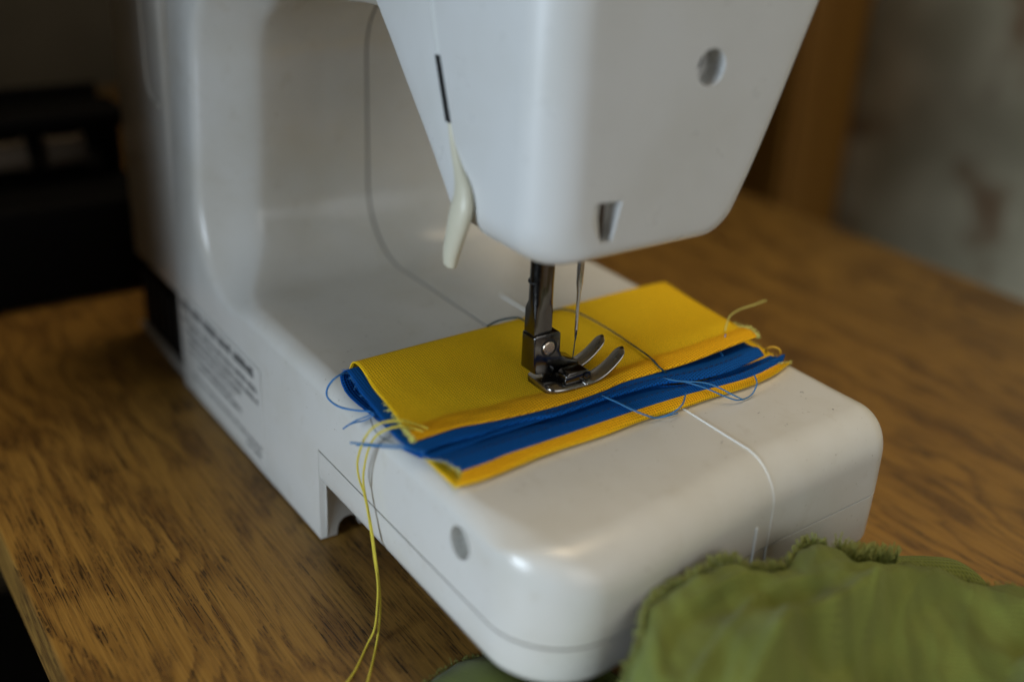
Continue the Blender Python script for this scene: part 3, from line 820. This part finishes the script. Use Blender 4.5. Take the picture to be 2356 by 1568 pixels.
fray('frayed_edge', [Vector(p) for p in catmull(b2sec[0], 30)[6:24]], Vector((0, -1, 0)), 70, 'thread_pale', .3, 1.2, .08)
fray('frayed_edge', [Vector(p) for p in catmull(ysec[0], 60)[4:24]], Vector((0, -1, 0)), 60, 'thread_yellow', .2, .6, .07)
fray('frayed_edge', [Vector(p) for p in catmull(ysec[-1], 60)[2:20]], Vector((0, 1, 0)), 120, 'thread_pale', .3, 1.0, .08)

TEAL = [(5.7, 53.7, 64.2), (5.3, 58.7, 65.0), (8.1, 63.3, 66.0), (9.2, 66.2, 64.5), (8.5, 71.3, 64.0), (4.4, 79.8, 63.4), (5.2, 84.0, 63.3), (11.0, 86.5, 63.2), (23.7, 87.0, 63.2), (37.0, 86.4, 63.0), (46.0, 84.9, 63.4), (52.0, 83.0, 63.5), (53.6, 84.5, 62.0)]
BLUELOOP = [(10.8, 4.0, 63.5), (14.9, 0.0, 65.6), (15.6, -3.0, 64.7), (14.0, -4.0, 61.3), (14.9, -4.0, 59.0), (19.3, -3.0, 58.4), (24.4, -1.0, 59.2), (29.4, 1.6, 60.5)]
BLUETAIL1 = [(30.9, 1.5, 61.0), (30.0, -0.0, 59.8), (28.3, -3.0, 58.2), (25.5, -5.0, 55.1)]
BLUETAIL2 = [(31.9, 1.2, 61.0), (29.3, 0.0, 58.3), (26.3, -2.0, 56.5), (25.1, -4.0, 55.4)]
PALETAIL1 = [(50.3, 2.4, 60.0), (46.2, -1.0, 59.4), (41.2, -4.0, 58.0), (35.8, -8.0, 56.9)]
PALETAIL2 = [(51.0, 2.6, 60.0), (46.2, -1.0, 58.6), (39.3, -3.0, 56.2), (33.3, -5.0, 54.0)]
YEL1 = [(47.9, 8.2, 62.6), (45.7, 5.6, 63.5), (48.2, 1.0, 66.9), (46.2, -1.0, 66.6), (41.8, -3.0, 64.0), (37.7, -4.0, 59.4), (34.8, -4.5, 53.8), (31.7, -4.0, 47.3), (30.6, -3.0, 41.6), (32.5, -2.5, 37.6), (34.4, -2.5, 33.1), (36.3, -2.6, 27.8), (38.9, -3.0, 21.0), (41.8, -3.5, 14.3), (44.3, -5.0, 9.1), (47.4, -7.5, 4.4), (48.3, -10.3, 0.5), (56.0, -18.2, 0.5), (60.5, -24.8, 0.5), (64.6, -32.9, 0.5)]
YEL2 = [(48.4, 6.6, 62.4), (46.6, 4.5, 63.0), (47.1, 1.0, 64.9), (43.9, -1.0, 63.2), (38.7, -2.0, 58.7), (35.1, -2.5, 52.7), (32.5, -2.5, 45.2), (32.1, -2.5, 40.9), (32.5, -2.2, 37.2), (34.4, -2.2, 32.7), (36.7, -2.4, 27.7), (39.3, -2.8, 21.2), (41.6, -3.0, 13.9), (44.1, -4.0, 8.7), (46.4, -5.5, 4.9), (49.6, -8.2, 0.5), (58.2, -14.6, 0.5), (65.1, -20.3, 0.5), (71.8, -26.9, 0.5)]
YTAIL = [(45.6, 115.2, 65.5), (43.1, 118.3, 66.5), (40.1, 122.8, 67.0), (38.8, 128.2, 67.3), (38.7, 133.6, 67.5), (38.8, 139.4, 68.0)]
BL1 = [(52.9, 79.8, 61.5), (57.4, 83.3, 61.8), (61.4, 87.2, 61.5), (65.6, 90.2, 60.8), (69.3, 93.7, 59.2), (71.1, 97.3, 58.0), (70.6, 102.7, 58.0), (69.6, 105.5, 60.5), (65.6, 108.5, 60.8)]
BL2 = [(54.6, 81.6, 61.8), (59.6, 83.7, 62.4), (64.3, 89.4, 62.5), (67.5, 92.5, 61.5), (70.3, 95.1, 60.0), (71.5, 98.5, 58.0)]
PB = [(53.9, 60.8, 61.0), (59.8, 61.3, 61.6), (64.9, 62.5, 61.4), (67.5, 66.0, 59.8), (67.6, 70.0, 58.2), (69.3, 73.1, 59.5), (69.0, 77.1, 61.0), (64.6, 82.4, 61.0)]
PB2 = [(54.6, 61.0, 61.0), (60.6, 62.3, 61.0), (65.7, 64.3, 60.5), (67.2, 69.5, 58.0), (67.7, 77.2, 57.6)]
BIT1 = [(50.8, 110.2, 62.5), (49.8, 111.2, 64.5), (49.8, 111.0, 67.0)]
BIT2 = [(48.3, 108.0, 62.4), (51.7, 107.4, 62.8), (54.2, 106.6, 62.6)]
OLOOP = [(57.0, 122.1, 61.0), (57.1, 122.2, 62.5), (57.9, 124.0, 63.0), (59.2, 125.3, 62.5), (59.2, 126.1, 61.0)]
GREY = [(31.8, -0.0, 60.0), (35.2, -0.8, 58.9), (39.2, -1.0, 58.5), (42.7, -1.0, 59.2), (45.5, -0.6, 59.7)]
for nm, pts, r, mt, lb in (
    ('loose_thread', TEAL, .23, 'thread_teal', 'dark teal thread curving across the yellow top'),
    ('loose_thread', BLUELOOP, .22, 'thread_blue', 'blue thread loop at the open left end'),
    ('loose_thread', BLUETAIL1, .16, 'thread_blue', None), ('loose_thread', BLUETAIL2, .16, 'thread_blue', None),
    ('loose_thread', PALETAIL1, .2, 'thread_paleblue', None), ('loose_thread', PALETAIL2, .16, 'thread_paleblue', None),
    ('loose_thread', YTAIL, .17, 'thread_pale', 'short yellow thread end at the right corner'),
    ('loose_thread', BL1, .17, 'thread_paleblue', None), ('loose_thread', BL2, .17, 'thread_paleblue', None),
    ('loose_thread', PB, .19, 'thread_paleblue', None), ('loose_thread', PB2, .16, 'thread_paleblue', None),
    ('loose_thread', BIT1, .13, 'thread_blue', None), ('loose_thread', BIT2, .15, 'thread_blue', None),
    ('loose_thread', OLOOP, .3, 'thread_orange', None), ('loose_thread', GREY, .1, 'thread_teal', None)):
    o = tube(nm, [(x, y, z + .25) for x, y, z in pts] if pts is TEAL else pts, r * 1.25, mt, pouch, 80, 6)
    if lb: o['label'] = lb
for pts in (YEL1, YEL2):
    o = twisted('hanging_thread', pts, .31, 'thread_yellow', pouch, 700, 1.25); o['label'] = 'long yellow thread hanging down to the table'
o = tube('needle_thread', [(NX + .3, NY - .2, 75.6), (NX + .1, NY - .3, 71), (NX - .2, NY - .4, 66), (NX - .2, NY - .5, 62.4)], .16, 'thread_teal', None, 30, 6)
tag(o, 'dark thread running from the needle eye down through the foot', 'thread')

# ================================================================== olive green cloth heap in front
cloth = empty('green_cloth', (150, 70, 0), 'crumpled olive green cloth with frayed edges heaped against the machine end', 'cloth')
RID = [(120, 6, 10), (119, 14, 20), (119.1, 19.4, 28.0), (119.5, 21.4, 36.0), (117.1, 24.9, 39.0), (113.0, 29.5, 40.5), (111.3, 37.7, 42.0), (111.5, 45.6, 43.0), (110.9, 53.3, 43.5), (111.2, 59.0, 42.5), (113.0, 62.2, 40.0), (114.3, 67.1, 39.0), (115.3, 73.8, 37.5), (113.4, 79.5, 38.5), (112.3, 86.9, 38.5), (115.5, 92.1, 36.5), (119.3, 95.2, 34.0), (123.2, 106.7, 32.0), (130.5, 115.8, 30.5), (139.1, 123.0, 29.0), (145.4, 135.0, 27.0), (150.3, 145.3, 24.0), (157.6, 161.3, 18.0)]
NU, NVv = 220, 110
rid = smooth_rail(resample(RID, NU), 1)
V = []; UV = []
for i, p in enumerate(rid):
    t = i / (NU - 1)
    d = Vector((1, -.55 + .2 * math.sin(t * 5), 0)).normalized()
    for j in range(NVv):
        s_ = j / (NVv - 1) * 95
        q = p + d * s_
        base = p.z * (1 - sstep(25, 95, s_) * .9)
        ca, cb = q.x * .93 + q.y * .36, -q.x * .36 + q.y * .93     # creases run roughly along cb
        w1 = 9 * nz(q.x, q.y, .018, 3)
        def ridge(u, v_, seed): return 1 - min(1, abs(mnoise.noise(Vector((u, v_, seed)))) * 2.6)
        f1 = 8.5 * (ridge((ca + w1) * .040, cb * .011, 2.2) - .45) * sstep(1, 16, s_)
        f2 = 4.2 * (ridge((ca * .5 - cb * .8 + w1) * .045, (ca + cb) * .012, 7.7) - .45) * sstep(0, 12, s_)
        f3 = 2.0 * (ridge((ca + w1 * .6) * .11, cb * .03, 4.1) - .45) * sstep(0, 8, s_) + .5 * nz(q.x, q.y, .2, 4)
        lip = -1.0 * max(0, 1 - s_ / 3.5) ** 2 + 2.2 * nz(i * .25, 0, .5, 14) * max(0, 1 - s_ / 8)
        bulge = 3.0 * math.sin(math.pi * min(1, s_ / 34))
        z = max(.8, base + bulge + lip + (f1 + f2 + f3) * (1 - sstep(70, 95, s_)))
        V.append((q.x, q.y, z)); UV.append((i * 1.3, s_))
cs = mesh('draped_sheet', V, grid_faces(NU, NVv), 'green', cloth, True, UV)
md = cs.modifiers.new('thickness', 'SOLIDIFY'); md.thickness = .6 * S; md.offset = -1
# rolled hem strip behind the heap
HS = [(102.7, 108.7, 21.0), (106.0, 113.9, 22.0), (111.8, 123.7, 22.0), (117.6, 133.9, 21.5), (121.8, 140.5, 20.5), (126.6, 142.6, 18.5), (130.4, 141.7, 16.0)]
hs = resample(HS, 60); V = []; UV = []
for i, p in enumerate(hs):
    for k in range(26):
        a = math.radians(-70 + 250 * k / 25); rx = 7.5 + nz(i, k, .1, 6); rz = 4.6
        if i > 48: rx *= math.sqrt(max(.08, 1 - ((i - 48) / 12) ** 2)); rz *= math.sqrt(max(.2, 1 - ((i - 48) / 12.5) ** 2))
        V.append((p.x + 6 + rx * math.cos(a), p.y - 4 - rx * .3 * math.cos(a), p.z - 4.6 + rz * math.sin(a))); UV.append((i * .8, k * .9))
o = mesh('rolled_hem', V, grid_faces(60, 26), 'green', cloth, True, UV); o.modifiers.new('t', 'SOLIDIFY').thickness = .5 * S
# tucked flap that shows under the free arm
V = []; UV = []
for i in range(60):
    for j in range(40):
        u, v_ = i / 59, j / 39
        y = lerp(-14, 40, u); xl = 68 + 10 * (abs(u - .42) * 2) ** 2 + 1.2 * nz(i, 0, .12, 2)
        x = lerp(xl, 135, v_)
        z = .8 + 11 * math.sin(min(1, v_ * 3.2) * math.pi / 2) * math.sin(math.pi * min(1, max(0.02, u * 1.25))) + 1.6 * nz(x, y, .09, 8) * min(1, v_ * 4)
        V.append((x, y, max(.6, min(z, 18)))); UV.append((x, y))
o = mesh('tucked_flap', V, grid_faces(60, 40), 'green', cloth, True, UV); o.modifiers.new('t', 'SOLIDIFY').thickness = .5 * S
def fray2(pts, n, d0, lmin, lmax, r, mat='thread_green'):
    it = []
    for _ in range(n):
        k = random.random() * (len(pts) - 1); i = min(int(k), len(pts) - 2); p = pts[i].lerp(pts[i + 1], k - i)
        d = (Vector(d0) + Vector((random.gauss(0, .28), random.gauss(0, .28), random.gauss(0, .25)))).normalized() * random.uniform(lmin, lmax)
        c = Vector((random.gauss(0, .3), random.gauss(0, .3), random.gauss(0, .3)))
        it.append(tube_data([p - d * .2, p + d * .5 + c * .5, p + d + c], r, 4))
    merged('frayed_edge', it, mat, cloth, 'stuff')
re = [Vector((p.x, p.y, p.z - .9)) for p in rid]
fray2(re[20:122], 620, (-.5, .1, .8), .8, 3.0, .2)
fray2(re[124:146], 340, (-.4, .4, 1), 1.5, 5.5, .17)
fray2(re[146:], 200, (-.5, .5, .5), .4, 1.6, .1)
fray2([Vector(V[i * 40]) for i in range(6, 50)], 160, (-1, 0, .4), .5, 1.8, .1)

# ================================================================== lint on the machine bed
it = []
for _ in range(34):
    x, y = random.uniform(-75, 92), random.uniform(10, 124)
    if 0 < x < 72 and y < 132: x = random.choice((random.uniform(-75, -4), random.uniform(74, 92)))
    a = random.uniform(0, 6.28); l = random.uniform(.3, 1.1); d = Vector((math.cos(a), math.sin(a), 0)) * l
    p = Vector((x, y, 57.12)); it.append(tube_data([p, p + d * .5 + Vector((random.gauss(0, .15), random.gauss(0, .15), .12)), p + d], .05, 4))
o = merged('lint', it, 'thread_navy', None, 'stuff'); tag(o, 'tiny dark lint fibres scattered on the ivory machine bed', 'lint')
